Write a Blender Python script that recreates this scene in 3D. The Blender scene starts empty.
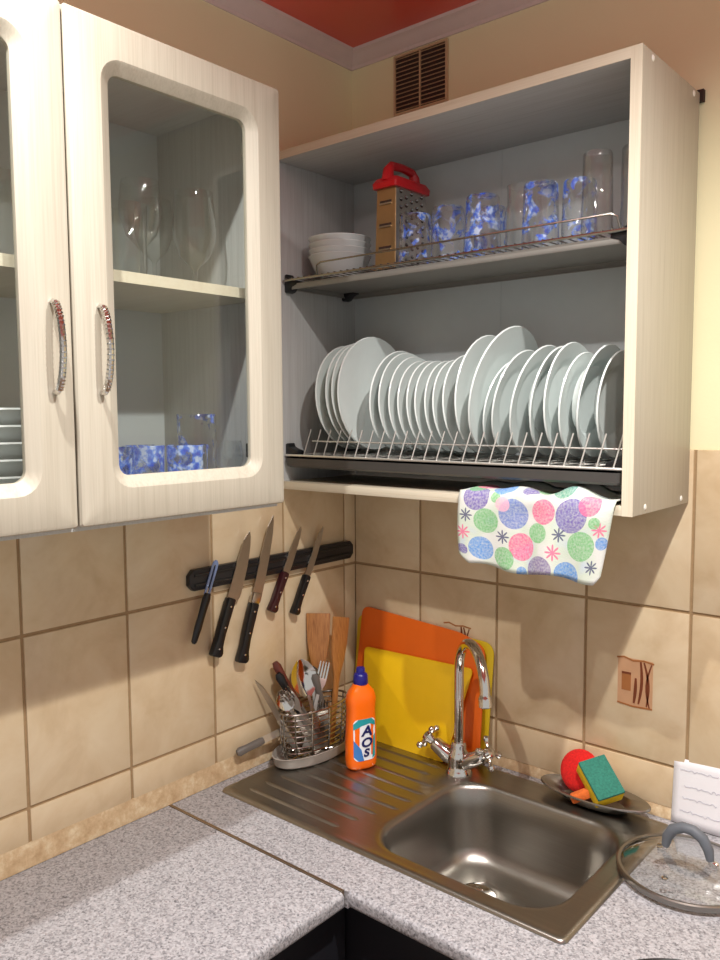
import bpy, bmesh, math, random
from mathutils import Vector, Matrix
random.seed(7)
sc = bpy.context.scene
H = 0.87                       # worktop height; everything below is written with z = 0 on the worktop
PI = math.pi

# ------------------------------------------------------------------ camera
YAW, PITCH, ROLL, FPX = 0.7035, -0.0841, -0.0058, 818.8
fw = Vector((-math.sin(YAW)*math.cos(PITCH), math.cos(YAW)*math.cos(PITCH), math.sin(PITCH)))
rt = fw.cross(Vector((0, 0, 1))).normalized(); up = rt.cross(fw)
r2 = math.cos(ROLL)*rt + math.sin(ROLL)*up; u2 = -math.sin(ROLL)*rt + math.cos(ROLL)*up
cd = bpy.data.cameras.new('camera'); cam = bpy.data.objects.new('camera', cd); sc.collection.objects.link(cam)
cam.matrix_world = Matrix(((r2.x, u2.x, -fw.x, 1.2962), (r2.y, u2.y, -fw.y, -1.5071), (r2.z, u2.z, -fw.z, 0.7648+H), (0, 0, 0, 1)))
cd.sensor_fit = 'VERTICAL'; cd.sensor_height = 36; cd.lens = FPX/960*36; cd.clip_start = 0.02
sc.camera = cam

# ------------------------------------------------------------------ light
w = bpy.data.worlds.new('room_ambience'); sc.world = w; w.use_nodes = True
w.node_tree.nodes['Background'].inputs[0].default_value = (1.0, 0.965, 0.93, 1)
w.node_tree.nodes['Background'].inputs[1].default_value = 0.62
def spot(x, y, z, watt, size=160, blend=1.0, rad=0.014, col=(1.0, 0.975, 0.93)):
    l = bpy.data.lights.new('ceiling_spot', 'SPOT'); l.energy = watt; l.spot_size = math.radians(size); l.spot_blend = blend
    l.shadow_soft_size = rad; l.color = col
    o = bpy.data.objects.new('ceiling_spot', l); sc.collection.objects.link(o); o.location = (x, y, z+H); return o
spot(1.17, -0.80, 1.565, 84)
spot(0.55, -1.15, 1.565, 52)
spot(1.20, -1.08, 1.565, 22)
sc.cycles.transparent_max_bounces = 32
vs = sc.view_settings
vs.view_transform = 'Standard'; vs.look = 'None'; vs.exposure = 0.0; vs.gamma = 1.0; vs.use_curve_mapping = False

# ------------------------------------------------------------------ materials
def S(c):                                        # sRGB 0-255 -> linear
    return tuple(((v/255)/12.92 if v/255 <= .04045 else ((v/255+.055)/1.055)**2.4) for v in c) + (1,)
class NT:
    def __init__(s, name):
        s.m = bpy.data.materials.new(name); s.m.use_nodes = True; s.t = s.m.node_tree; s.b = s.t.nodes['Principled BSDF']
    def n(s, typ, **kw):
        x = s.t.nodes.new('ShaderNode'+typ)
        for k, v in kw.items():
            if k.startswith('i_'):
                key = k[2:]; key = int(key) if key.isdigit() else key.replace('_', ' ')
                x.inputs[key].default_value = v
            else: setattr(x, k, v)
        return x
    def l(s, a, b): s.t.links.new(a, b)
    def coords(s, scale=(1, 1, 1), rnd=False):
        tc = s.n('TexCoord'); mp = s.n('Mapping'); mp.inputs['Scale'].default_value = scale
        src = tc.outputs['Object']
        if rnd:
            oi = s.n('ObjectInfo'); ml = s.n('VectorMath', operation='MULTIPLY_ADD')
            cb = s.n('CombineXYZ')
            s.l(oi.outputs['Random'], cb.inputs[0]); s.l(oi.outputs['Random'], cb.inputs[2])
            ml.inputs[1].default_value = (37, 37, 53); s.l(cb.outputs[0], ml.inputs[0]); s.l(src, ml.inputs[2]); src = ml.outputs[0]
        s.l(src, mp.inputs['Vector']); return mp.outputs[0]
    def noise(s, vec, scale, detail=3, rough=.5, dist=0):
        x = s.n('TexNoise'); x.inputs['Scale'].default_value = scale; x.inputs['Detail'].default_value = detail
        x.inputs['Roughness'].default_value = rough; x.inputs['Distortion'].default_value = dist; s.l(vec, x.inputs['Vector']); return x.outputs['Fac']
    def ramp(s, fac, stops, interp='LINEAR'):
        x = s.n('ValToRGB'); x.color_ramp.interpolation = interp; e = x.color_ramp.elements
        while len(e) < len(stops): e.new(.5)
        for i, (p, c) in enumerate(stops): e[i].position = p; e[i].color = c
        s.l(fac, x.inputs[0]); return x.outputs[0]
    def mix(s, fac, a, b, typ='MIX'):
        x = s.n('Mix', data_type='RGBA', blend_type=typ)
        for sock, v in ((x.inputs[0], fac), (x.inputs[6], a), (x.inputs[7], b)):
            if hasattr(v, 'is_linked'): s.l(v, sock)
            else: sock.default_value = v
        return x.outputs[2]
    def math(s, op, a, b=0.0, c=None):
        x = s.n('Math', operation=op)
        for i, v in enumerate((a, b) if c is None else (a, b, c)):
            if hasattr(v, 'is_linked'): s.l(v, x.inputs[i])
            else: x.inputs[i].default_value = v
        return x.outputs[0]
    def bump(s, h, strength=.2, dist=.001):
        x = s.n('Bump'); x.inputs['Strength'].default_value = strength; x.inputs['Distance'].default_value = dist
        s.l(h, x.inputs['Height']); s.l(x.outputs[0], s.b.inputs['Normal'])
    def col(s, c):
        if hasattr(c, 'is_linked'): s.l(c, s.b.inputs['Base Color'])
        else: s.b.inputs['Base Color'].default_value = c
    def set(s, rough=.5, metal=0, spec=.5, coat=0):
        s.b.inputs['Roughness'].default_value = rough; s.b.inputs['Metallic'].default_value = metal
        s.b.inputs['Specular IOR Level'].default_value = spec; s.b.inputs['Coat Weight'].default_value = coat; return s
M = {}
def plain(name, c, rough=.5, metal=0, var=.06, scale=40, spec=.5, bump=0):
    t = NT(name); cc = S(c); v = t.coords()
    dk = tuple(x*(1-var*2) for x in cc[:3])+(1,)
    t.col(t.mix(t.noise(v, scale), dk, tuple(min(1, x*(1+var)) for x in cc[:3])+(1,)))
    if bump: t.bump(t.noise(v, scale*6), bump, .001)
    t.set(rough, metal, spec); M[name] = t.m; return t
def wood(name, axis, light=(186, 180, 165), dark=(171, 164, 148)):
    t = NT(name); s = [420, 420, 420]; s[axis] = 9
    v = t.coords(tuple(s)); v2 = t.coords(tuple(x*.25 for x in s))
    f = t.math('MULTIPLY_ADD', t.noise(v, 1, 3, .6), .6, t.math('MULTIPLY', t.noise(v2, 1, 2), .4))
    t.col(t.ramp(f, [(.32, S(dark)), (.5, S(tuple((a*2+b)/3 for a, b in zip(light, dark)))), (.66, S(light))]))
    t.bump(f, .25, .0006); t.set(.42); M[name] = t.m
wood('ash_z', 2); wood('ash_x', 0); wood('ash_y', 1)
wood('edge_z', 2, (216, 208, 188), (204, 193, 170)); wood('edge_x', 0, (216, 208, 188), (204, 193, 170))
wood('inside_z', 2, (198, 199, 198), (182, 182, 180)); wood('inside_x', 0, (198, 199, 198), (182, 182, 180))
wood('spat_wood', 2, (186, 128, 72), (140, 86, 42))
wood('dark_wood', 2, (112, 50, 34), (70, 26, 20))
t = NT('tile'); v = t.coords(rnd=True)
a = t.ramp(t.noise(v, 9, 4, .55, .6), [(.3, S((198, 172, 134))), (.5, S((213, 190, 154))), (.7, S((222, 203, 170)))])
a = t.mix(t.math('MULTIPLY', t.noise(v, 60, 3), .35), a, S((224, 208, 180)))
t.col(a); t.bump(t.noise(v, 14, 2), .08, .004); t.set(.24); M['tile'] = t.m
plain('grout', (168, 140, 104), .9, var=.12, scale=120, bump=.4)
t = NT('sealant'); v = t.coords()
t.col(t.ramp(t.noise(v, 38, 5, .7), [(.36, S((190, 160, 122))), (.52, S((208, 182, 144))), (.66, S((224, 206, 172)))])); t.bump(t.noise(v, 90, 4), .6, .003); t.set(.7); M['sealant'] = t.m
t = NT('wall_paint'); v = t.coords()
t.col(t.mix(t.noise(v, 5, 3), S((240, 232, 190)), S((246, 240, 200)))); t.bump(t.noise(v, 220, 4), .25, .001); t.set(.75); M['wall_paint'] = t.m
t = NT('ceiling_red'); v = t.coords(); t.col(t.mix(t.noise(v, 3), S((226, 92, 74)), S((232, 100, 80)))); t.set(.28); M['ceiling_red'] = t.m
plain('cornice', (226, 208, 204), .6, var=.03)
plain('floor', (150, 118, 84), .45, var=.12, scale=8)
t = NT('granite'); v = t.coords()
vo = t.n('TexVoronoi'); vo.inputs['Scale'].default_value = 330; t.l(v, vo.inputs['Vector'])
sp = t.n('SeparateColor'); t.l(vo.outputs['Color'], sp.inputs[0])
c1 = t.ramp(sp.outputs[0], [(0, S((72, 73, 80))), (.10, S((112, 112, 118))), (.26, S((150, 150, 156))), (.5, S((178, 179, 185))), (.8, S((196, 197, 203)))], 'CONSTANT')
c2 = t.ramp(t.noise(v, 190, 4, .7), [(.34, S((86, 86, 92))), (.44, S((163, 163, 168))), (.6, S((190, 190, 195))), (.68, S((170, 156, 156)))])
t.col(t.mix(.5, c1, c2)); t.set(.38); M['granite'] = t.m
t = NT('steel'); v = t.coords((1, 60, 60)); f = t.noise(v, 12, 3)
t.col(t.mix(f, S((150, 147, 141)), S((168, 165, 159)))); t.l(t.math('MULTIPLY_ADD', t.noise(t.coords(), 40, 3), .05, .30), t.b.inputs['Roughness']); t.b.inputs['Metallic'].default_value = 1; M['steel'] = t.m
plain('chrome', (214, 212, 208), .10, 1, var=.02)
plain('rim_steel', (150, 147, 142), .3, 1, var=.03)
plain('wire', (222, 220, 214), .32, .7, var=.02)
plain('basket_wire', (168, 164, 158), .24, 1, var=.03)
plain('blade', (196, 190, 182), .28, 1, var=.05, scale=90)
plain('alu', (168, 152, 134), .38, 1, var=.06)
plain('black_plastic', (24, 24, 28), .38, var=.1)
plain('handle_black', (20, 20, 22), .33, var=.1)
plain('dark_tray', (70, 68, 66), .4, var=.08)
plain('grey_tray', (150, 147, 142), .35, var=.05)
plain('base_dark', (30, 30, 36), .45, var=.08)
plain('porcelain', (226, 230, 230), .14, var=.015)
plain('porcelain_cool', (228, 236, 234), .16, var=.02)
plain('back_board', (200, 205, 206), .25, var=.02)
plain('white_plastic', (240, 238, 232), .35, var=.02)
plain('vent_dark', (54, 36, 30), .7)
plain('vent_slat', (206, 178, 140), .6)
plain('red_plastic', (200, 26, 34), .3, var=.05)
plain('orange_bottle', (255, 112, 8), .28, var=.03)
plain('blue_cap', (26, 22, 120), .35, var=.05)
plain('label_white', (236, 240, 246), .35, var=.02)
plain('label_teal', (40, 160, 168), .35, var=.08)
plain('label_blue', (66, 130, 205), .35, var=.1)
plain('label_navy', (18, 26, 92), .4, var=.03)
plain('board_orange', (232, 104, 16), .42, var=.03)
plain('board_yellow', (238, 192, 20), .42, var=.03)
plain('board_lime', (226, 196, 30), .42, var=.03)
plain('sponge_yellow', (244, 204, 30), .9, var=.15, scale=200, bump=.8)
plain('sponge_green', (60, 140, 122), .95, var=.3, scale=260, bump=1)
plain('scrub_red', (236, 30, 26), .9, var=.25, scale=260, bump=1)
plain('scrub_orange', (250, 120, 50), .9, var=.2, scale=200, bump=.8)
plain('paper', (236, 236, 240), .8, var=.03, scale=25)
plain('ink', (176, 178, 194), .8)
plain('silicone', (100, 106, 114), .55, var=.06)
plain('print_brown', (120, 58, 26), .5, var=.15)
plain('print_tan', (170, 108, 58), .5, var=.12)
plain('print_pale', (204, 158, 120), .4, var=.08)
plain('grey_handle', (104, 98, 92), .5)
plain('peeler_blue', (150, 178, 236), .25, .6)
plain('wood_reflection_steel', (178, 146, 104), .34, .75, var=.12, scale=30)  # grater steel with the reflection of the warm wood put into its colour
plain('handle_maroon', (58, 20, 26), .35, var=.15)
plain('plastic_tray', (176, 170, 162), .3, var=.05)
def glass(name, tint=(1, 1, 1), refl=1.0, blue=False, rough=.03, floor=.04, power=3.5, cover=.54):
    t = NT(name); tr = t.n('BsdfTransparent'); gl = t.n('BsdfGlossy'); gl.inputs['Roughness'].default_value = rough
    tr.inputs[0].default_value = tint+(1,)
    lw = t.n('LayerWeight'); lw.inputs['Blend'].default_value = .5
    f = t.math('MULTIPLY_ADD', t.math('POWER', lw.outputs['Facing'], power), refl*.75, floor)
    mx = t.n('MixShader'); t.l(f, mx.inputs[0]); t.l(tr.outputs[0], mx.inputs[1]); t.l(gl.outputs[0], mx.inputs[2]); out = mx.outputs[0]
    if blue:                                    # printed blue flowers
        v = t.coords(rnd=True); pat = t.noise(v, 27, 3, .55, .6)
        k = t.ramp(pat, [(cover, (0, 0, 0, 1)), (cover+.06, (1, 1, 1, 1))])
        t.col(t.ramp(t.noise(v, 90, 3), [(.35, S((40, 76, 200))), (.5, S((84, 132, 232))), (.62, S((196, 214, 246)))])); t.set(.3)
        m2 = t.n('MixShader'); t.l(t.math('MULTIPLY', k, .72), m2.inputs[0]); t.l(out, m2.inputs[1]); t.l(t.b.outputs[0], m2.inputs[2]); out = m2.outputs[0]
    t.l(out, t.t.nodes['Material Output'].inputs['Surface']); M[name] = t.m
glass('pane_glass', (.95, .965, .955), .8, floor=.03)
glass('clear_glass', (.955, .965, .96), 1.1, floor=.07, power=2)
glass('flower_glass', (.955, .965, .975), 1.1, blue=True, floor=.06, power=2.2, cover=.535)
glass('dense_flower_glass', (.93, .945, .97), 1.0, blue=True, floor=.05, power=2.5, cover=.44)
glass('lid_glass', (.965, .97, .965), 1.0, floor=.05, power=2.5)
glass('frosted_plastic', (.80, .78, .74), .8, rough=.35, floor=.25)

# ------------------------------------------------------------------ geometry helpers
class MB:
    def __init__(s): s.v = []; s.f = []
    def add(s, vs, fs):
        o = len(s.v); s.v += [Vector(p) for p in vs]; s.f += [tuple(i+o for i in f) for f in fs]; return s
    def box(s, x0, x1, y0, y1, z0, z1):
        return s.add([(x0, y0, z0), (x1, y0, z0), (x1, y1, z0), (x0, y1, z0), (x0, y0, z1), (x1, y0, z1), (x1, y1, z1), (x0, y1, z1)],
                     [(3, 2, 1, 0), (4, 5, 6, 7), (0, 1, 5, 4), (1, 2, 6, 5), (2, 3, 7, 6), (3, 0, 4, 7)])
    def loft(s, loops, closed=True, cap0=False, cap1=False, wrap=False):
        n = len(loops[0]); vs = [p for L in loops for p in L]; fs = []
        m = len(loops)
        for i in range(m if wrap else m-1):
            a = i*n; b = ((i+1) % m)*n
            for j in range(n if closed else n-1):
                k = (j+1) % n; fs.append((a+j, a+k, b+k, b+j))
        if cap0: fs.append(tuple(reversed(range(n))))
        if cap1: fs.append(tuple(range((m-1)*n, m*n)))
        return s.add(vs, fs)
    def lathe(s, prof, seg=24, c=(0, 0, 0), sx=1, sy=1, cap0=False, cap1=False):
        loops = [[(c[0]+r*sx*math.cos(2*PI*j/seg), c[1]+r*sy*math.sin(2*PI*j/seg), c[2]+z) for j in range(seg)] for r, z in prof]
        return s.loft(loops, True, cap0, cap1)
    def tube(s, path, rad, seg=8, closed=False, flat=None):
        P = [Vector(p) for p in path]; n = len(P); R = rad if isinstance(rad, (list, tuple)) else [rad]*n
        loops = []; prev = None
        for i in range(n):
            a = P[(i-1) % n] if (closed or i > 0) else P[i]; b = P[(i+1) % n] if (closed or i < n-1) else P[i]
            t = (b-a).normalized()
            if prev is None:
                q = Vector((0, 0, 1)) if abs(t.z) < .9 else Vector((1, 0, 0)); u = t.cross(q).normalized()
            else:
                u = (prev - t*prev.dot(t)); u = u.normalized() if u.length > 1e-6 else t.orthogonal().normalized()
            prev = u; wv = t.cross(u)
            loops.append([P[i]+u*R[i]*math.cos(2*PI*k/seg)+wv*R[i]*math.sin(2*PI*k/seg) for k in range(seg)])
        return s.loft(loops, True, not closed, not closed, wrap=closed)
    def prism(s, pts, fn, t0, t1):              # outline pts (u,v), fn(u,v,t) -> xyz
        return s.loft([[fn(u, v, t0) for u, v in pts], [fn(u, v, t1) for u, v in pts]], True, True, True)
    def xf(s, mat): s.v = [mat @ p for p in s.v]; return s
base = {}
def link(o): sc.collection.objects.link(o); return o
def tag(o, label=None, cat=None, group=None, kind=None):
    for k, v in (('label', label), ('category', cat), ('group', group), ('kind', kind)):
        if v: o[k] = v
    return o
def thing(name, loc, label, cat, group=None, kind=None):
    o = link(bpy.data.objects.new(name, None)); o.empty_display_size = .02
    o.location = (loc[0], loc[1], loc[2]+H); base[o.name] = Vector(loc); return tag(o, label, cat, group, kind)
def mesh(name, mb, mat, smooth=35, bevel=0, bseg=2):
    me = bpy.data.meshes.new(name); me.from_pydata([tuple(p) for p in mb.v], [], mb.f); me.validate()
    bm = bmesh.new(); bm.from_mesh(me); bmesh.ops.recalc_face_normals(bm, faces=bm.faces)
    if bevel:
        es = [e for e in bm.edges if len(e.link_faces) == 2 and e.calc_face_angle(0) > .6]
        bmesh.ops.bevel(bm, geom=es, offset=bevel, segments=bseg, affect='EDGES', profile=.5, clamp_overlap=True)
    bm.to_mesh(me); bm.free()
    if smooth:
        me.polygons.foreach_set('use_smooth', [True]*len(me.polygons)); me.set_sharp_from_angle(angle=math.radians(smooth))
    me.materials.append(M[mat]); return me
def obj(name, mb, mat, parent=None, label=None, cat=None, group=None, kind=None, smooth=35, bevel=0, bseg=2, local=False):
    mb = mb if isinstance(mb, MB) else mb
    if parent is None:
        xs = [p.x for p in mb.v]; ys = [p.y for p in mb.v]; zs = [p.z for p in mb.v]
        c = Vector(((min(xs)+max(xs))/2, (min(ys)+max(ys))/2, min(zs)))
    else:
        c = Vector((0, 0, 0)) if local else base[parent.name]
    mb.v = [p-c for p in mb.v]
    o = link(bpy.data.objects.new(name, mesh(name, mb, mat, smooth, bevel, bseg)))
    if parent is None: o.location = (c.x, c.y, c.z+H); base[o.name] = c
    else: o.parent = parent; base[o.name] = c
    return tag(o, label, cat, group, kind)
def copy_tree(o, parent=None):
    c = o.copy(); link(c); c.parent = parent; base[c.name] = base.get(o.name, Vector())
    for ch in list(o.children): copy_tree(ch, c)
    return c
def rrect(a0, a1, b0, b1, r, n=6):
    pts = []
    for cx, cy, s in ((a1-r, b0+r, -PI/2), (a1-r, b1-r, 0), (a0+r, b1-r, PI/2), (a0+r, b0+r, PI)):
        for i in range(n+1):
            t = s+PI/2*i/n; pts.append((cx+r*math.cos(t), cy+r*math.sin(t)))
    return pts
def frame_of(a, b, nrm):                        # local: z from a to b, x ~ face normal
    z = (Vector(b)-Vector(a)).normalized(); n = Vector(nrm); x = (n-z*n.dot(z)).normalized(); y = z.cross(x)
    return Matrix(((x.x, y.x, z.x, a[0]), (x.y, y.y, z.y, a[1]), (x.z, y.z, z.z, a[2]), (0, 0, 0, 1)))
def bez(p0, p1, p2, p3, n=12):
    r = []
    for i in range(n+1):
        t = i/n; r.append(Vector(p0)*(1-t)**3+Vector(p1)*3*t*(1-t)**2+Vector(p2)*3*t*t*(1-t)+Vector(p3)*t**3)
    return r

# ================================================================== the setting
TILE_TOP = 0.692; CEIL = 1.590
def struct(name, mb, mat, label, **k): return obj(name, mb, mat, None, label, None, kind='structure', **k)
wall_l = struct('wall_left', MB().box(-.15, 0, -3.4, .15, -H, CEIL), 'wall_paint', 'pale yellow wall above beige tiles behind the glazed cabinet')
wall_b = struct('wall_back', MB().box(0, 2.8, 0, .15, -H, CEIL), 'wall_paint', 'pale yellow wall above beige tiles behind the sink')
struct('floor', MB().box(-.15, 2.8, -3.4, .15, -H-.1, -H), 'floor', 'brown kitchen floor')
struct('ceiling', MB().box(-.15, 2.8, -3.4, .15, CEIL, CEIL+.1), 'ceiling_red', 'glossy red ceiling')
# grout beds and the tiles, each a piece of its own
obj('grout_bed', MB().box(0, .006, -1.9, 0, 0, TILE_TOP), 'grout', wall_l)
obj('grout_bed', MB().box(0, 1.7, -.006, 0, 0, TILE_TOP), 'grout', wall_b)
G = .0028
tile_cache = {}
def tile(wall, side, u0, u1, z0, z1):
    wv = round(u1-u0-2*G, 4); hv = round(z1-z0-2*G, 4); key = (side, wv, hv)
    if key not in tile_cache:
        mb = MB()
        if side == 'l': mb.box(0, .009, -wv/2, wv/2, -hv/2, hv/2)
        else: mb.box(-wv/2, wv/2, -.009, 0, -hv/2, hv/2)
        tile_cache[key] = mesh('tile', mb, 'tile', 35, .0016, 2)
    o = link(bpy.data.objects.new('tile', tile_cache[key])); o.parent = wall
    c = (u0+u1)/2; zc = (z0+z1)/2; j = random.uniform(-.0004, .0004)
    o.location = (Vector((j, c, zc)) if side == 'l' else Vector((c, j, zc))) - base[wall.name]
    base[o.name] = base[wall.name]; return o
rows = [(.036, .1006), (.1006, .3962), (.3962, TILE_TOP+G)]
ly = [-.006, -.0493]
while ly[-1] > -1.85: ly.append(ly[-1]-.2018)
for a, b in zip(ly[1:], ly[:-1]):
    for z0, z1 in rows: tile(wall_l, 'l', a, b, z0, z1)
rx = [.007, .204]
while rx[-1] < 1.6: rx.append(rx[-1]+.2018)
decor_tiles = []
for a, b in zip(rx[:-1], rx[1:]):
    for z0, z1 in rows:
        t_ = tile(wall_b, 'b', a, b, z0 if z0 > .05 else .018, z1)
        if abs(z0-.1006) < .001 and (abs(a-.204) < .01 or abs(a-.6076) < .01): decor_tiles.append((t_, a, z1))
def stroke(pts, wd, y0=-.0100, y1=-.0085):       # flat printed stroke on the back wall
    mb = MB(); P = [Vector(p) for p in pts]; L = []; R_ = []
    for i, p in enumerate(P):
        t = (P[min(i+1, len(P)-1)]-P[max(i-1, 0)]).normalized(); n = Vector((-t.y, t.x)); ww = wd[i] if isinstance(wd, list) else wd
        L.append(p+n*ww/2); R_.append(p-n*ww/2)
    out = [(q.x, q.y) for q in L]+[(q.x, q.y) for q in reversed(R_)]
    return mb.prism(out, lambda u, v, s: (u, s, v), y0, y1)
for tl, tx, tz in decor_tiles:                   # printed kitchen motif
    x0, x1, z0, z1 = tx+.068, tx+.136, .2, .292
    def pr(name, mb, mat): 
        o = obj(name, mb, mat, wall_b, smooth=0)
        loc = tl.location.copy(); o.parent = tl
        for vv in o.data.vertices: vv.co -= loc
    pr('printed_panel', MB().box(x0, x1, -.0093, -.0088, z0, z1), 'print_pale')
    pr('printed_square', MB().box(x0+.008, x0+.026, -.0098, -.009, z0+.028, z0+.062), 'print_tan')
    pr('printed_square', MB().box(x0+.008, x0+.026, -.0101, -.009, z0+.060, z0+.064), 'print_brown')
    pr('printed_line', stroke([(x0-.002, z1-.002), (x0+.012, z1+.001), (x0+.03, z1-.004), (x0+.05, z1-.001), (x1+.002, z1-.004)], .003), 'print_tan')
    pr('printed_line', stroke([(x0, z0+.002), (x0+.03, z0-.001), (x1, z0+.001)], .003), 'print_tan')
    for dx, bend, wd, z_a, z_b in ((.034, .001, .006, .006, .055), (.043, .004, .0055, .006, .088), (.054, .006, .0045, .004, .088), (.064, -.008, .0035, .002, .086)):
        pts = [(x0+dx+bend*math.sin(k/8*PI)-(.006 if dx == .054 else -.003)*(k/8-.5), z0+z_a+(z_b-z_a)*k/8) for k in range(9)]
        pr('printed_utensil', stroke(pts, [wd*(.45+.55*math.sin(PI*(k+.7)/9.4)) for k in range(9)]), 'print_brown')
# mottled sealing strip along the worktop
def strip(name, pts, label, ax):
    prof = [(0, .001), (.015, .001), (.015, .006), (.011, .030), (.009, .041), (0, .041)]
    if ax == 'l': loops = [[(u, y, z) for u, z in prof] for y in pts]
    else: loops = [[(x, -u, z*.5) for u, z in prof] for x in pts]
    return struct(name, MB().loft(loops, True, True, True), 'sealant', label)
strip('trim_1', [0, -1.9], 'mottled beige sealing strip along the left wall worktop', 'l')
strip('trim_2', [.016, 1.7], 'narrow beige sealing strip behind the sink', 'b')
# cornice
cp = [(0, CEIL-.034), (.004, CEIL-.034), (.006, CEIL-.028), (.011, CEIL-.025), (.019, CEIL-.014), (.025, CEIL-.008), (.030, CEIL-.006), (.032, CEIL), (0, CEIL)]
struct('trim_3', MB().loft([[(u, y, z) for u, z in cp] for y in (-.0, -3.4)], True, True, True), 'cornice', 'pale moulded cornice over the left wall')
struct('trim_4', MB().loft([[(x, -u, z) for u, z in cp] for x in (.0, 2.8)], True, True, True), 'cornice', 'pale moulded cornice over the back wall')

# ventilation grille
vg = thing('vent_grille', (.2, 0, 1.425), 'slatted brown ventilation grille high on the wall below the cornice', 'vent')
obj('backing', MB().box(.131, .269, -.003, 0, 1.425, 1.550), 'vent_dark', vg)
fr_ = MB()
for b_ in ((.128, .133, 1.423, 1.552), (.267, .272, 1.423, 1.552), (.133, .267, 1.547, 1.552), (.133, .267, 1.423, 1.428), (.198, .202, 1.428, 1.547)):
    fr_.box(b_[0], b_[1], -.006, -.0, b_[2], b_[3])
obj('frame', fr_, 'vent_slat', vg)
sl = None
for side in ((.133, .198), (.202, .267)):
    for k in range(13):
        z = 1.431+k*.0093
        obj('slat', MB().prism([(-.0075, z-.0012), (-.0065, z-.0016), (-.003, z+.0012), (-.0034, z+.0024)], lambda u, v, s: (s, u, v), *side), 'vent_slat', vg, smooth=0)

# ================================================================== worktops and base units
def edge_prof(n=6, r=.009, th=.028):             # (depth outward from back 0, z)
    p = []
    for i in range(n+1):
        t_ = PI/2*i/n; p.append((-r+r*math.sin(t_), -r+r*math.cos(t_)))
    for i in range(n+1):
        t_ = PI/2*i/n; p.append((-r+r*math.cos(t_), -th+r-r*math.sin(t_)))
    return p
JY, JX = -.5713, .4706
ep = edge_prof()
wt = MB()                                        # right worktop with the sink cut-out
wt.loft([[(x, -.465, 0)]+[(x, JY-u, z) for u, z in ep]+[(x, -.465, -.028)] for x in (JX+.0015, 1.7)], True, True, True)
wt.loft([[(x, -.465, 0), (x, JY, 0), (x, JY, -.028), (x, -.465, -.028)] for x in (0, JX+.0015)], True, True, True)
wt.box(0, .055, -.465, 0, -.028, 0); wt.box(.787, 1.7, -.465, 0, -.028, 0); wt.box(.055, .787, -.05, 0, -.028, 0)
obj('worktop', wt, 'granite', None, 'speckled grey granite-look worktop holding the steel sink', 'worktop')
wt = MB().loft([[(0, y, 0)]+[(JX+u, y, z) for u, z in ep]+[(0, y, -.028)] for y in (-1.9, JY-.0145, JY-.0075)], True, True, True)
obj('worktop', wt, 'granite', None, 'speckled grey granite-look worktop under the glazed wall cabinet', 'worktop')
obj('joint_strip', MB().prism([(JY-.0068, -.026), (JY-.0068, .0008), (JY-.005, .0018), (JY-.002, .0018), (JY-.0004, .0008), (JY-.0004, -.026)], lambda u, v, s: (s, u, v), .016, JX-.006), 'alu', None,
    'narrow metal joint strip between the two granite worktops', 'strip')
def base_unit(name_loc, bx, door_axis, label, doors):
    t_ = thing('base_cabinet', name_loc, label, 'cabinet')
    x0, x1, y0, y1 = bx
    b_ = MB()
    if door_axis == 'y':
        b_.box(x0, x1, y0+.02, y0+.038, -.77, -.0285); b_.box(x0, x0+.018, y0+.038, y1, -.77, -.0285); b_.box(x1-.018, x1, y0+.038, y1, -.77, -.0285); b_.box(x0+.018, x1-.018, y0+.038, y1, -.77, -.75)
        obj('body', b_, 'base_dark', t_); obj('plinth', MB().box(x0, x1, y0+.06, y0+.075, -H, -.77), 'base_dark', t_)
        n = doors; wdt = (x1-x0)/n
        for i in range(n):
            d_ = obj('door', MB().box(x0+i*wdt+.002, x0+(i+1)*wdt-.002, y0, y0+.02, -.765, -.045), 'base_dark', t_, bevel=.003)
            obj('handle', MB().tube([(x0+(i+1)*wdt-.22, y0, -.1), (x0+(i+1)*wdt-.22, y0-.025, -.1), (x0+(i+1)*wdt-.1, y0-.025, -.1), (x0+(i+1)*wdt-.1, y0, -.1)], .005), 'chrome', d_)
    else:
        b_.box(x1-.038, x1-.02, y0, y1, -.77, -.0285); b_.box(x0, x1-.038, y0, y0+.018, -.77, -.0285); b_.box(x0, x1-.038, y1-.018, y1, -.77, -.0285); b_.box(x0, x1-.038, y0+.018, y1-.018, -.77, -.75)
        obj('body', b_, 'base_dark', t_); obj('plinth', MB().box(x1-.075, x1-.06, y0, y1, -H, -.77), 'base_dark', t_)
        n = doors; wdt = (y1-y0)/n
        for i in range(n):
            d_ = obj('door', MB().box(x1-.02, x1, y0+i*wdt+.002, y0+(i+1)*wdt-.002, -.765, -.045), 'base_dark', t_, bevel=.003)
            obj('handle', MB().tube([(x1, y0+i*wdt+.1, -.1), (x1+.025, y0+i*wdt+.1, -.1), (x1+.025, y0+i*wdt+.22, -.1), (x1, y0+i*wdt+.22, -.1)], .005), 'chrome', d_)
    return t_
base_unit((1.05, -.3, -H), (.345, 1.68, -.53, -.012), 'y', 'black base cabinet under the sink worktop', 2)
base_unit((.22, -1.2, -H), (.012, .435, -1.88, -.534), 'x', 'black base cabinet under the left worktop', 2)

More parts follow.
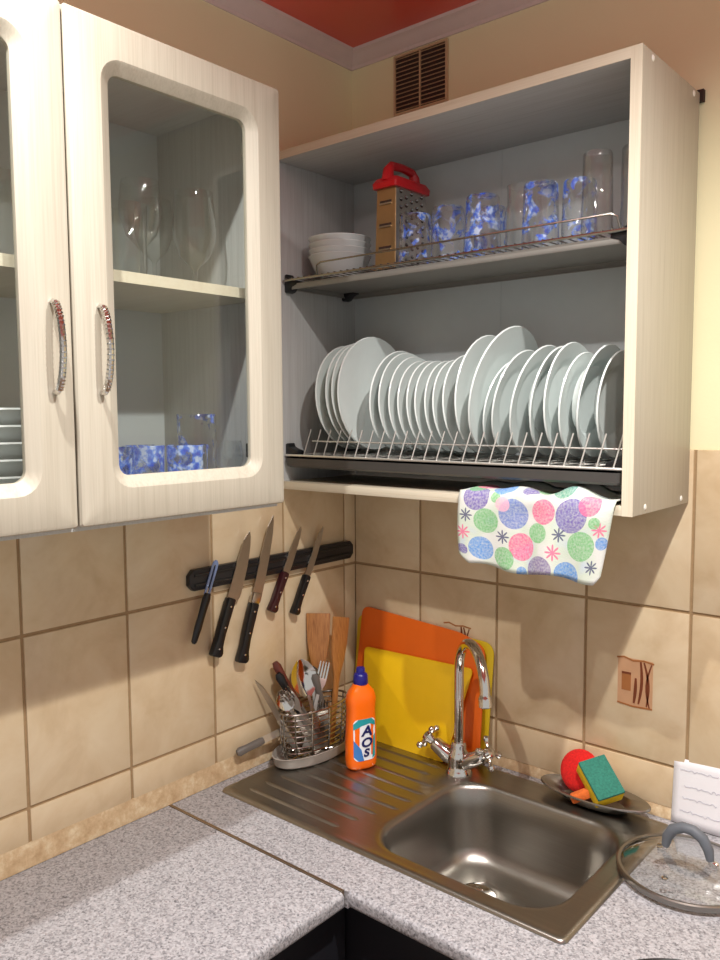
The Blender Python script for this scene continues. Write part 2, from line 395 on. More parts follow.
# ================================================================== glazed wall cabinet (left)
DX, DZ0, DZ1 = .3183, .6121, 1.2812
Y1 = -.5476; YM = -.9266; Y0 = -1.305
lc = thing('wall_cabinet', (.15, (Y0+Y1)/2, .600), 'cream wood-grain wall cabinet with two glazed doors and chrome handles', 'cabinet')
obj('side_panel', MB().box(.002, .299, Y1-.016, Y1, .6055, 1.285), 'inside_z', lc, bevel=.0008)
obj('side_panel', MB().box(.002, .299, Y0, Y0+.016, .6055, 1.285), 'inside_z', lc, bevel=.0008)
obj('top_panel', MB().box(.002, .299, Y0+.016, Y1-.016, 1.269, 1.285), 'inside_x', lc)
obj('bottom_panel', MB().box(.002, .299, Y0+.016, Y1-.016, .6055, .616), 'inside_x', lc)
obj('back_panel', MB().box(.004, .012, Y0+.016, Y1-.016, .616, 1.269), 'back_board', lc)
obj('shelf', MB().box(.012, .282, Y0+.016, Y1-.016, .948, .964), 'edge_x', lc)
def glazed_door(ya, yb, hinge_y, handle_y):
    L = lambda pts, x: [(x, a, b) for a, b in pts]
    o = lambda ins: rrect(ya+ins, yb-ins, DZ0+ins, DZ1-ins, .004, 6)
    i = lambda ex: rrect(ya+.066-ex, yb-.066+ex, DZ0+.065-ex, DZ1-.065+ex, .016+ex, 6)
    loops = [L(o(0), .3005), L(o(0), .3135), L(o(.002), .3168), L(o(.006), DX), L(i(.017), DX), L(i(.013), .3165), L(i(.006), .3115), L(i(.002), .3095), L(i(0), .308), L(i(0), .3005)]
    d_ = obj('door', MB().loft(loops, True, wrap=True), 'ash_z', lc, smooth=24)
    obj('pane', MB().box(.3025, .3062, ya+.060, yb-.060, DZ0+.059, DZ1-.059), 'pane_glass', d_)
    z0, z1 = .787, .908
    P = bez((DX, handle_y, z0+.004), (DX+.012, handle_y, z0-.004), (DX+.024, handle_y, z0+.022), (DX+.025, handle_y, (z0+z1)/2), 8)
    P += list(reversed(bez((DX, handle_y, z1-.004), (DX+.012, handle_y, z1+.004), (DX+.024, handle_y, z1-.022), (DX+.025, handle_y, (z0+z1)/2), 8)))[1:]
    n = len(P)
    h_ = obj('handle', MB().tube(P, [.0030+.0022*min(1, 4*k/(n-1), 4*(n-1-k)/(n-1))-.0008*math.sin(PI*k/(n-1)) for k in range(n)], 10), 'chrome', d_)
    for k in range(3, n-3):                       # knurled rings on the grip
        for s in (0, .5):
            p = P[k].lerp(P[k+1], s); t_ = (P[k+1]-P[k]).normalized(); gr_ = .0050 if 5 <= k < n-6 else .0053
            obj('ring', MB().tube([p-t_*.0016, p-t_*.0008, p+t_*.0008, p+t_*.0016], [gr_-.0012, gr_, gr_, gr_-.0012], 8), 'chrome', h_)
    for hz in (.70, 1.19):
        obj('hinge', MB().box(.262, .2995, hinge_y-.02 if hinge_y > YM else hinge_y, hinge_y if hinge_y > YM else hinge_y+.02, hz-.012, hz+.012), 'black_plastic' if hz < 1 else 'wire', d_, bevel=.002)
glazed_door(YM+.002, Y1, Y1-.017, -.889)
glazed_door(Y0, YM-.0012, Y0+.017, -.957)

# ---- inside the glazed cabinet
def goblet(x, y, z, h, r, label, group, mat='clear_glass', stem=.35):
    s = h*stem
    prof = [(.0, .0012), (r*.85, .0), (r*.86, .0025), (r*.25, .006), (.004, .012), (.0035, s), (.008, s+.006), (r*.7, s+h*.14), (r*.98, s+h*.32), (r, s+h*.42), (r*.86, h), (r*.84, h)]
    return obj('goblet', MB().lathe(prof, 24, (x, y, z)), mat, None, label, 'glass', group)
def tumbler(x, y, z, h, r, label, group, mat='clear_glass', inverted=False, taper=.9, name='tumbler', ribs=0):
    prof = [(0, 0), (r*taper*.92, 0), (r*taper, .004), (r*taper+.0004, .010), (r, h-.001), (r-.0008, h)]
    mb = MB().lathe(prof, 24)
    if inverted: mb.xf(Matrix.Rotation(PI, 4, 'X')); mb.xf(Matrix.Translation((0, 0, h)))
    mb.xf(Matrix.Rotation(random.uniform(0, 6), 4, 'Z')); mb.xf(Matrix.Translation((x, y, z)))
    return obj(name, mb, mat, None, label, 'glass', group, smooth=40)
gz = .9642
goblet(.17, -.715, gz, .165, .034, 'tall stemmed glass on the upper shelf left of the glazed cabinet', 'glasses on the cabinet shelf')
goblet(.10, -.640, gz, .160, .034, 'tall stemmed glass at the back of the cabinet shelf middle', 'glasses on the cabinet shelf')
goblet(.20, -.632, gz, .158, .036, 'wide stemmed glass on the cabinet shelf near its right end', 'glasses on the cabinet shelf', stem=.2)
tumbler(.22, -.775, gz, .11, .030, 'clear straight glass on the cabinet shelf nearest the handle side', 'glasses on the cabinet shelf')
tumbler(.20, -.965, gz, .12, .032, 'clear glass on the shelf behind the far left cabinet door', 'glasses on the cabinet shelf')
bz = .6162
for x, y, wd in ((.20, -.800, 'leftmost'), (.17, -.722, 'middle'), (.21, -.665, 'rightmost')):
    tumbler(x, y, bz, .095, .034, '%s blue flowered glass on the bottom of the glazed cabinet' % wd, 'blue glasses in the cabinet', 'dense_flower_glass')
tumbler(.16, -.605, bz, .145, .034, 'tall clear glass with a blue motif in the cabinet corner', 'glasses on the cabinet bottom', 'flower_glass')
goblet(.23, -.595, bz, .10, .026, 'small stemmed glass at the bottom right of the glazed cabinet', 'glasses on the cabinet bottom')
# stacked plates behind the left door
def plate_profile(R, d, foot):
    return [(0, .004), (R*foot*.9, .004), (R*foot, 0), (R*foot+.003, .001), (R*.70, d*.50), (R*.97, d*.97), (R, d), (R*.985, d+.0025), (R*.955, d+.0014), (R*.74, d*.60+.003), (R*.69, d*.50+.003), (R*.60, .0082), (R*.56, .0075), (0, .0075)]
for k in range(6):
    pl = MB().lathe(plate_profile(.098, .040, .50), 32, (.165, -.955, bz+.0005+k*.0225))
    obj('plate', pl, 'porcelain', None, '%s white plate of the stack behind the left glazed door' % ['lowest', 'second lowest', 'third lowest', 'third highest', 'second highest', 'topmost'][k], 'plate', 'stacked plates in the glazed cabinet')

# ================================================================== dish-drying cabinet (right)
W, ZB, ZT, DD = .80, .5974, 1.3079, .265
dc = thing('dish_cabinet', (W/2, -DD/2, ZB), 'open cream wood-grain dish-drying cabinet hanging above the sink', 'cabinet')
obj('side_panel', MB().box(.0, .016, -DD, -.002, ZB, ZT), 'inside_z', dc, bevel=.0006)
sp_ = obj('side_panel', MB().box(W-.018, W, -DD, -.010, ZB, ZT), 'ash_z', dc, bevel=.0008)
obj('top_panel', MB().box(.016, W-.018, -DD, -.002, ZT-.017, ZT), 'inside_x', dc, bevel=.0006)
obj('bottom_panel', MB().box(.016, W-.018, -DD, -.030, ZB, ZB+.016), 'edge_x', dc, bevel=.0006)
obj('edge_band', MB().box(.0, W-.018, -DD-.0012, -DD, ZT-.017, ZT), 'edge_x', dc)
obj('edge_band', MB().box(W-.018, W, -DD-.0012, -DD, ZB, ZT), 'edge_z', dc)
obj('back_panel', MB().box(.016, .408, -.014, -.0105, ZB, ZT-.017), 'back_board', dc)
obj('back_panel', MB().box(.412, W-.018, -.014, -.0105, ZB, ZT-.017), 'back_board', dc)
obj('joining_strip', MB().box(.407, .413, -.0150, -.014, ZB+.016, ZT-.017), 'back_board', dc)
for y, z in ((-.225, ZT-.009), (-.04, ZT-.009), (-.215, ZB+.011), (-.049, ZB+.011)):
    obj('screw_cap', MB().lathe([(0, .0015), (.003, .0015), (.0052, 0)], 12).xf(Matrix.Translation((W, y, z)) @ Matrix.Rotation(PI/2, 4, 'Y')), 'white_plastic', dc)
obj('hanging_bracket', MB().box(W-.008, W+.006, -.0098, -.0, ZT-.014, ZT+.006), 'vent_dark', dc)

# --- racks
def bracket(par, x, y, z, s):
    P = [(0, .016), (.006, .018), (.010, .010), (.020, .006), (.034, .002), (.036, -.006), (.022, -.010), (.012, -.020), (.003, -.022), (0, -.018)]
    obj('bracket', MB().prism([(x+s*u, z+v) for u, v in P], lambda u, v, t_: (u, t_, v), y-.011, y+.011), 'black_plastic', par, bevel=.0015)
X0, X1 = .0165, W-.0185
cz = 1.040
cr = thing('cup_rack', (.4, -.14, cz-.02), 'chrome wire cup rack on the upper level of the dish cabinet', 'rack')
for x, s in ((X0, 1), (X1, -1)):
    for y in (-.235, -.05): bracket(cr, x, y, cz, s)
for y, z in ((-.252, cz+.003), (-.035, cz+.003)): obj('rail', MB().tube([(X0+.004, y, z), (X1-.004, y, z)], .0026, 8), 'basket_wire', cr)
obj('guard_rail', MB().tube([(X0+.10, -.250, cz+.003), (X0+.105, -.256, cz+.024), (X0+.115, -.256, cz+.029), (X1-.03, -.256, cz+.029), (X1-.02, -.256, cz+.024), (X1-.016, -.250, cz+.003)], .0018, 8), 'basket_wire', cr)
for k in range(44):
    x = X0+.012+(X1-X0-.024)*k/43
    obj('wire', MB().tube([(x, -.254, cz+.006), (x, -.033, cz+.006)], .0013, 5), 'basket_wire', cr)
ct = obj('drip_tray', MB().loft([[(x, y, z) for x, y in rrect(X0+a, X1-a, -.245+b, -.030-b, .01, 3)] for a, b, z in ((.006, 0, cz-.004), (.007, .001, cz-.012), (.010, .004, cz-.0155), (.011, .005, cz-.0145), (.008, .002, cz-.011), (.007, .001, cz-.004))], True, True, False), 'grey_tray', None,
    'grey drip tray under the cups in the dish cabinet', 'tray')
pz = .670
pr_ = thing('plate_rack', (.4, -.14, pz-.02), 'chrome wire plate rack with upright prongs in the dish cabinet', 'rack')
for x, s in ((X0, 1), (X1, -1)):
    for y in (-.238, -.045): bracket(pr_, x, y, pz+.008, s)
for y in (-.252, -.175, -.105, -.040): obj('rail', MB().tube([(X0+.004, y, pz), (X1-.004, y, pz)], .0026, 8), 'wire', pr_)
obj('rail', MB().tube([(X0+.05, -.216, pz+.030), (X1-.02, -.216, pz+.030)], .0018, 8), 'wire', pr_)
NP = 25
for k in range(NP):
    x = X0+.058+(X1-X0-.078)*k/(NP-1)
    obj('prong', MB().tube([(x-.0, -.252, pz+.001), (x+.011, -.240, pz+.056)], .0014, 6), 'wire', pr_)
    obj('wire', MB().tube([(x, -.252, pz+.003), (x, -.040, pz+.003)], .0013, 5), 'wire', pr_)
    obj('prong', MB().tube([(x, -.040, pz+.001), (x+.008, -.034, pz+.055)], .0014, 6), 'wire', pr_)
obj('drip_tray', MB().loft([[(x, y, z) for x, y in rrect(X0+a, X1-a, -.258+b, -.028-b, .01, 3)] for a, b, z in ((.004, 0, pz-.006), (.005, .001, pz-.022), (.010, .006, pz-.026), (.012, .008, pz-.024), (.008, .004, pz-.020), (.007, .003, pz-.006))], True, True, True), 'dark_tray', None,
    'dark drip tray below the plates in the dish cabinet', 'tray')

# --- plates in the rack: (x, radius, depth ratio, lean)
PL = [(0.1175, 0.1138, 0.17, -4), (0.1498, 0.1154, 0.12, -5), (0.1682, 0.1170, 0.11, -5), (0.1798, 0.1210, 0.10, -1), (0.2447, 0.1043, 0.20, 2), (0.2731, 0.1019, 0.16, -2), (0.2964, 0.0975, 0.14, -3), (0.3169, 0.0931, 0.12, -4), (0.3386, 0.0926, 0.12, -4), (0.3576, 0.0922, 0.12, -4), (0.3809, 0.0917, 0.13, -4), (0.4000, 0.0923, 0.12, -4), (0.4242, 0.0964, 0.15, -3), (0.4505, 0.1140, 0.12, 4), (0.4703, 0.1235, 0.12, 13), (0.4890, 0.0907, 0.13, 11), (0.5110, 0.0995, 0.17, 11), (0.5479, 0.1032, 0.18, 12), (0.5908, 0.1003, 0.26, 8), (0.6239, 0.1025, 0.20, 4), (0.6464, 0.0933, 0.14, 5), (0.6778, 0.0996, 0.30, 8), (0.7155, 0.0932, 0.24, 4)]
ORD = ['first', 'second', 'third', 'fourth', 'fifth', 'sixth', 'seventh', 'eighth', 'ninth', 'tenth', 'eleventh', 'twelfth', 'thirteenth', 'fourteenth', 'fifteenth', 'sixteenth', 'seventeenth', 'eighteenth', 'nineteenth', 'twentieth', 'twenty-first', 'twenty-second', 'twenty-third']
for k, (x, R, dr, lean) in enumerate(PL):
    d = R*dr
    mb = MB().lathe(plate_profile(R, d, .56), 40)
    mb.xf(Matrix.Translation((x, -.138, pz+.0105)) @ Matrix.Rotation(math.radians(lean), 4, 'Y') @ Matrix.Translation((0, 0, R)) @ Matrix.Rotation(PI/2, 4, 'Y') @ Matrix.Translation((0, 0, -d)))
    kind = 'white soup plate' if dr > .165 else ('large white dinner plate' if R > .1 else 'white side plate')
    obj('plate', mb, 'porcelain_cool', None, '%s standing %s from the left in the drying rack' % (kind, ORD[k]), 'plate', 'plates in the drying rack', smooth=28)

# --- things on the cup rack
cb = cz+.0075
for k in range(4):
    R = .068
    mb = MB().lathe([(0, .003), (R*.5, .003), (R*.52, 0), (R*.58, .001), (R*.82, .020), (R*.97, .044), (R, .047), (R*.985, .0485), (R*.95, .046), (R*.8, .024), (R*.55, .008), (0, .007)], 32, (.100, -.160, cb+k*.0125))
    obj('bowl', mb, 'porcelain', None, '%s white bowl of the stack beside the grater' % ['lowest', 'second lowest', 'second highest', 'topmost'][k], 'bowl', 'stacked bowls on the cup rack')
# grater
gr = thing('box_grater', (.25, -.15, cb), 'steel box grater with a red plastic handle beside the bowls', 'grater')
gx0, gx1, gy0, gy1, gh = .2305, .284, -.200, -.092, .165
def gpt(u, v, h):                                # tapered body
    s = 1-.10*h/gh; cx, cy = (gx0+gx1)/2, (gy0+gy1)/2
    return (cx+(u-cx)*s, cy+(v-cy)*s, cb+h)
B = [(gx0, gy0), (gx1, gy0), (gx1, gy1), (gx0, gy1)]; Bi = [(gx0+.001, gy0+.001), (gx1-.001, gy0+.001), (gx1-.001, gy1-.001), (gx0+.001, gy1-.001)]
obj('body', MB().loft([[gpt(u, v, 0) for u, v in B], [gpt(u, v, gh) for u, v in B], [gpt(u, v, gh) for u, v in Bi], [gpt(u, v, 0) for u, v in Bi]], True, wrap=True), 'blade', gr, smooth=0)
def quad(u0, v0, u1, v1, h0, h1, t_, nx, ny):
    a, b = gpt(u0, v0, h0), gpt(u1, v1, h0); c, d = gpt(u1, v1, h1), gpt(u0, v0, h1)
    n = Vector((nx, ny, 0))*t_
    vs_ = [Vector(p) for p in (a, b, c, d)]; return MB().loft([vs_, [p+n for p in vs_]], True, True, True)
obj('slicing_face', quad(gx0+.001, gy0, gx1-.002, gy0, .002, gh-.002, .0012, 0, -1), 'wood_reflection_steel', gr, smooth=0)
for hh in (.040, .085, .130):
    obj('slot', quad(gx0+.010, gy0-.001, gx1-.012, gy0-.001, hh, hh+.005, .0012, 0, -1), 'vent_dark', gr, smooth=0)
    obj('lip', quad(gx0+.010, gy0-.001, gx1-.012, gy0-.001, hh-.003, hh, .0032, 0, -1), 'blade', gr, smooth=0)
holes = MB(); teeth = MB()
for i in range(5):
    for j in range(10):
        yy = gy0+.016+i*.019; hh = .012+j*.0155+(.006 if i % 2 else 0)
        if hh > gh-.008: continue
        p = gpt(gx1, yy, hh)
        holes.add([(p[0]+.0006, p[1]+.0052*math.cos(2*PI*q/8), p[2]+.0042*math.sin(2*PI*q/8)) for q in range(8)], [tuple(range(8))])
        teeth.lathe([(.0052, 0), (.0046, .0014), (.0025, .0026), (0, .0030)], 8, (0, 0, 0)); n_ = 32
        mt = Matrix.Translation((p[0], p[1], p[2]+.002)) @ Matrix.Rotation(PI/2, 4, 'Y') @ Matrix.Scale(.55, 4, (1, 0, 0))
        for q in range(len(teeth.v)-n_, len(teeth.v)): teeth.v[q] = mt @ teeth.v[q]
obj('holes', holes, 'vent_dark', gr, kind='stuff', smooth=0); obj('teeth', teeth, 'chrome', gr, kind='stuff')
zt = cb+gh
cx_, cy_ = (gx0+gx1)/2, (gy0+gy1)/2
obj('cap', MB().loft([[(x, y, z) for x, y in rrect(cx_-a, cx_+a, cy_-b, cy_+b, .005, 3)] for a, b, z in ((.030, .058, zt-.006), (.031, .059, zt+.004), (.026, .052, zt+.014), (.020, .040, zt+.016))], True, True, True), 'red_plastic', gr)
obj('handle', MB().tube([(cx_, cy_-.046, zt+.008), (cx_, cy_-.043, zt+.030), (cx_, cy_-.034, zt+.040), (cx_, cy_, zt+.043), (cx_, cy_+.034, zt+.040), (cx_, cy_+.043, zt+.030), (cx_, cy_+.046, zt+.008)], [.013, .011, .009, .008, .009, .011, .013], 10), 'red_plastic', gr)
def jar(x, y, z, h, r, label):
    prof = [(0, 0), (r*.92, 0), (r, .005), (r, h*.66), (r*.90, h*.76), (r*.90, h*.95), (r*.93, h), (r*.88, h)]
    return obj('glass_jar', MB().lathe(prof, 24, (x, y, z)), 'clear_glass', None, label, 'jar')
gl = 'upturned glasses on the cup rack'
for x, y, h, r, lab in ((.321, -.185, .098, .0335, 'blue flowered glass upturned on the rack next to the grater'), (.398, -.185, .100, .0335, 'blue flowered glass second from the grater'),
                        (.474, -.185, .108, .034, 'blue flowered glass third from the grater, left of the jar'), (.592, -.185, .110, .033, 'blue flowered glass right of the tall jar'), (.655, -.165, .108, .031, 'blue flowered glass furthest from the grater'),
                        (.430, -.085, .112, .034, 'blue flowered glass in the back row of the cup rack')):
    tumbler(x, y, cb, h, r, lab, gl, 'flower_glass', True)
jar(.515, -.105, cb, .135, .035, 'tall clear glass jar among the blue flowered glasses')
tumbler(.705, -.205, cb, .135, .026, 'tall clear glass left of the last one on the cup rack', gl, 'clear_glass', True)
tumbler(.748, -.150, cb, .150, .026, 'tall clear glass touching the right side of the dish cabinet', gl, 'clear_glass', True)

# ================================================================== towel
tw = MB(); NU, NV = 48, 30
uvs = []
def towel_pt(u, v):                              # u 0..1 along x, v metres along the cloth: negative = on the board
    x = .484+u*.292
    if v < 0:
        x += .0; y = -.268-v*.95; z = .6165+.0035+.013*math.exp(-((u-.72)/.12)**2)*min(1, -v/.015)+.009*math.exp(-((u-.30)/.16)**2)*min(1, -v/.02)+.004*math.sin(u*19)*min(1, -v/.02)
        if -v > .045: z += (-v-.045)*.25
    else:
        z = .6205-v; y = -.2695-.004*min(1, v/.01)-.004*math.sin(u*9+v*20)*min(1, v/.03)-.003*math.sin(u*23)*v/.13
        x -= .028*(u > .5)*(u-.5)*2*(v/.13)*u; x += (.006*(1-u)*(v/.13)**3)
        z += -.010*u*(v/.13)*.5+.004*math.sin(u*12)*(v/.13)**4
    return (x, y, z)
vv_ = [-.075+.009*i for i in range(8)]+[-.006, 0, .004]+[.010+.0075*i for i in range(17)]
grid = []; 
for v in vv_:
    for k in range(NU+1):
        u = k/NU; ve = v
        if v > .10: ve = v-(.018*max(0, (.06-u)/.06)+.012*max(0, (u-.96)/.04))*(v-.10)/.03
        grid.append(towel_pt(u, ve)); uvs.append((u*.297, v))
n1 = NU+1; fs = [(i*n1+k, i*n1+k+1, (i+1)*n1+k+1, (i+1)*n1+k) for i in range(len(vv_)-1) for k in range(NU)]
tw.add(grid, fs)
t = NT('towel_print'); uvn = t.n('UVMap'); sx = t.n('SeparateXYZ'); t.l(uvn.outputs[0], sx.inputs[0])
nz = t.noise(uvn.outputs[0], 260, 2); col = S((236, 238, 232))
cv = t.ramp(t.noise(uvn.outputs[0], 16, 2), [(.40, S((218, 220, 216))), (.55, S((202, 214, 198))), (.68, S((192, 206, 222)))])
col = cv
PUR, BLU, PNK, GRN, NAV, GP = (112, 96, 168), (90, 146, 214), (226, 104, 146), (120, 184, 124), (64, 66, 110), (130, 116, 160)
prints = [(135, 110, 46, PUR), (280, 160, 50, (110, 130, 196)), (395, 145, 40, PNK), (500, 150, 52, PUR), (175, 190, 42, GRN), (375, 215, 32, GRN), (545, 240, 46, GRN), (310, 265, 44, PNK), (150, 290, 42, BLU), (240, 310, 36, GRN),
          (385, 335, 46, GP), (497, 342, 46, BLU), (97, 175, -24, NAV), (237, 240, -24, NAV), (460, 212, -24, NAV), (595, 300, -22, NAV), (85, 235, -26, PNK), (440, 272, -28, PNK), (605, 185, -24, PNK), (212, 110, 16, GRN), (585, 165, 18, GRN), (75, 300, 22, PUR), (310, 345, 18, BLU), (620, 225, 20, BLU), (575, 365, 16, GRN),
          (230, 60, 40, BLU), (330, 70, 26, PUR), (120, 66, 30, GRN), (455, 66, 34, (90, 150, 130)), (560, 112, 34, PNK), (240, 130, 24, (238, 180, 200)), (140, 30, 36, PNK), (380, 30, 36, GRN)]
for X, Y, r, c in prints:
    cu, cvv = (X-62)/578*.297, (Y-95)/255*.130; rr = abs(r)/578*.297
    dx = t.math('MULTIPLY', t.math('SUBTRACT', sx.outputs[0], cu), .9); dy = t.math('SUBTRACT', sx.outputs[1], cvv)
    ds = t.math('SQRT', t.math('ADD', t.math('MULTIPLY', dx, dx), t.math('MULTIPLY', dy, dy)))
    if r < 0:
        ang = t.math('COSINE', t.math('MULTIPLY', t.math('ARCTAN2', dy, dx), 8.0)); lim = t.math('MULTIPLY_ADD', ang, rr*.38, rr*.62)
        mk = t.math('LESS_THAN', ds, lim); f = t.math('MULTIPLY', mk, .85)
    else:
        mk = t.math('LESS_THAN', ds, rr); f = t.math('MULTIPLY', mk, t.math('MULTIPLY_ADD', nz, 1.3, .10))
        f = t.math('MINIMUM', f, 1.0)
    col = t.mix(f, col, S(c))
t.col(col); t.bump(t.noise(uvn.outputs[0], 420, 3), .5, .001); t.set(.85); M['towel_print'] = t.m
to = obj('towel', tw, 'towel_print', None, 'white microfibre towel with coloured circles hanging below the plate rack', 'towel', smooth=60)
ul = to.data.uv_layers.new(name='UVMap')
for lp in to.data.loops: ul.data[lp.index].uv = uvs[lp.vertex_index]
sm = to.modifiers.new('thickness', 'SOLIDIFY'); sm.thickness = .0025; sm.offset = 1

# ================================================================== magnetic bar and knives
bar = MB(); by0, by1, bz0, bz1 = -.520, -.030, .413, .455
oct_ = [(by0+.011, bz0), (by1-.011, bz0), (by1, bz0+.011), (by1, bz1-.011), (by1-.011, bz1), (by0+.011, bz1), (by0, bz1-.011), (by0, bz0+.011)]
bo = thing('magnetic_bar', (0, -.26, bz0), 'black magnetic knife bar fixed to the tiled left wall', 'knife rack')
obj('bar', MB().prism(oct_, lambda u, v, s: (s, u, v), .009, .021), 'black_plastic', bo, bevel=.001)
for z in (.421, .441): obj('magnet_strip', MB().box(.0205, .0235, by0+.012, by1-.012, z, z+.006), 'handle_black', bo, bevel=.0008)
def knife(tip, end, hl, wb, wh, label, hmat='handle_black', heel=.010, bolster=0, rivets=3):
    tip = Vector((0, tip[0], tip[1])); end = Vector((0, end[0], end[1])); ax = (tip-end).normalized(); L = (tip-end).length
    sd = Vector((0, ax.z, -ax.y))                # to the right in the picture (towards +y)
    fn = lambda u, v, s: Vector((s, 0, 0))+end+ax*u+sd*v
    k_ = thing('kitchen_knife', (.025, end.y, end.z), label, 'knife', 'knives on the magnetic bar')
    b0 = L*hl; bl = L-b0
    blade = [(b0-.004, -wh*.42), (b0+bl*.55, -wh*.44), (b0+bl*.85, -wh*.36), (L, -wh*.05+wb*.1), (b0+bl*.93, wb*.32), (b0+bl*.78, wb*.62), (b0+bl*.5, wb*.88), (b0+bl*.2, wb), (b0+.006, wb), (b0+.002, wb*.9), (b0-.004, wh*.4)]
    obj('blade', MB().prism(blade, fn, .0232, .0252), 'blade', k_, smooth=0)
    hnd = [(0, -wh*.50), (.004, -wh*.58), (b0*.3, -wh*.46), (b0*.6, -wh*.5), (b0-.003, -wh*.48), (b0, -wh*.40), (b0, wh*.40), (b0-.003, wh*.48), (b0*.75, wh*.46), (b0*.4, wh*.40), (b0*.2, wh*.48), (.010, wh*.72), (.003, wh*.66), (0, wh*.4)]
    h_ = obj('handle', MB().prism(hnd, fn, .0165, .0325), hmat, k_, bevel=.003)
    if bolster: obj('bolster', MB().prism([(b0-.001, -wh*.5), (b0+bolster, -wh*.46), (b0+bolster, wh*.6), (b0-.001, wh*.5)], fn, .0185, .0305), 'blade', k_, bevel=.002)
    for q in range(rivets):
        p = fn(b0*(.14+.36*q), wh*.04, .0325)
        obj('rivet', MB().lathe([(.0024, 0), (.002, .0006), (0, .0009)], 10).xf(Matrix.Translation(p) @ Matrix.Rotation(PI/2, 4, 'Y')), 'chrome', h_)
knife((-.366, .517), (-.465, .272), .46, .024, .021, 'broad chef knife with a black riveted handle, second from the left', heel=.01)
knife((-.297, .543), (-.396, .243), .40, .018, .022, 'longest knife with a black handle and steel bolster, middle of five', bolster=.022)
knife((-.212, .509), (-.307, .334), .46, .013, .018, 'small knife with a dark maroon handle on the magnetic bar', 'handle_maroon')
knife((-.140, .501), (-.238, .315), .44, .012, .0165, 'small knife with a black handle nearest the room corner')
pk = thing('peeler', (.025, -.517, .313), 'black-handled peeler with a slotted blue-tinted blade, leftmost on the bar', 'peeler', 'knives on the magnetic bar')
tip = Vector((0, -.455, .468)); end = Vector((0, -.519, .311)); ax = (tip-end).normalized(); L = (tip-end).length; sd = Vector((0, ax.z, -ax.y))
fn = lambda u, v, s: Vector((s, 0, 0))+end+ax*u+sd*v
b0 = L*.60
obj('handle', MB().loft([[fn(u, rw*math.cos(2*PI*q/12), .027+rt_*math.sin(2*PI*q/12)) for q in range(12)] for u, rw, rt_ in ((0, .003, .003), (.004, .006, .005), (b0*.3, .0085, .006), (b0*.6, .008, .006), (b0*.9, .0095, .006), (b0, .007, .005))], True, True, True), 'handle_black', pk)
bl_ = MB()
for v0, v1 in ((-.0075, -.0022), (.0022, .0075)): bl_.prism([(b0-.004, v0), (L-.010, v0), (L-.010, v1), (b0-.004, v1)], fn, .0236, .0256)
bl_.prism([(L-.010, -.0075), (L-.004, -.006), (L, -.002), (L, .002), (L-.004, .006), (L-.010, .0075)], fn, .0236, .0256)
obj('blade', bl_, 'peeler_blue', pk, smooth=0)

# ================================================================== sink
sk = thing('sink', (.42, -.257, -.155), 'brushed steel inset sink with a ribbed drainer on its left', 'sink')
SX0, SX1, SY0, SY1 = .0438, .798, -.4747, -.0386
bx0, bx1, by0_, by1_ = .392, .752, -.436, -.116
o = lambda ins, z, r=.012: [(x, y, z) for x, y in rrect(SX0+ins, SX1-ins, SY0+ins, SY1-ins, max(.004, r-ins*.3), 8)]
i_ = lambda ins, z, r=.075: [(x, y, z) for x, y in rrect(bx0+ins, bx1-ins, by0_+ins, by1_-ins, max(.03, r-ins*.2), 8)]
bc = ((bx0+bx1)/2-.012, (by0_+by1_)/2+.0)
DR = (.503, -.243)
loops = [o(0, .0006), o(.0015, .0042), o(.004, .0058), o(.010, .0062), o(.016, .0050), o(.020, .0042), i_(-.010, .0042), i_(-.004, .0036), i_(0, .0014), i_(.004, -.006), i_(.010, -.05), i_(.018, -.115), i_(.026, -.135), i_(.042, -.146), i_(.070, -.150)]
loops.append([(DR[0]+.046*math.cos(a_), DR[1]+.046*math.sin(a_), -.1525) for a_ in [(-PI/2)+(q+.5)/36*2*PI for q in range(36)]])
loops.append([(DR[0]+.042*math.cos(a_), DR[1]+.042*math.sin(a_), -.1555) for a_ in [(-PI/2)+(q+.5)/36*2*PI for q in range(36)]])
obj('bowl', MB().loft(loops, True, False, True), 'steel', sk, smooth=40)
for k in range(9):                               # pressed ribs of the drainer
    y = -.432+k*.0405; xa = .085+.004*k; xb = .375 if k > 2 else .355-.012*(2-k)
    if k >= 7: xb = .335
    obj('rib', MB().loft([[(x, y-wd, .0040), (x, y-wd*.5, .0040+hh), (x, y+wd*.5, .0040+hh), (x, y+wd, .0040)] for x, wd, hh in ((xa, .001, .0002), (xa+.012, .007, .0026), (xb-.012, .007, .0026), (xb, .001, .0002))], True, True, True), 'steel', sk, smooth=60)
dr = obj('drain', MB().lathe([(.041, -.1552), (.042, -.1505), (.039, -.1495), (.032, -.1535), (.0, -.1545)], 32, (DR[0], DR[1], 0)), 'chrome', sk)
for q in range(8):
    a_ = q*PI/4; obj('strainer_slot', MB().lathe([(.0035, .0), (.003, .0008), (0, .0009)], 8, (DR[0]+.02*math.cos(a_), DR[1]+.02*math.sin(a_), -.1539)), 'vent_dark', dr)

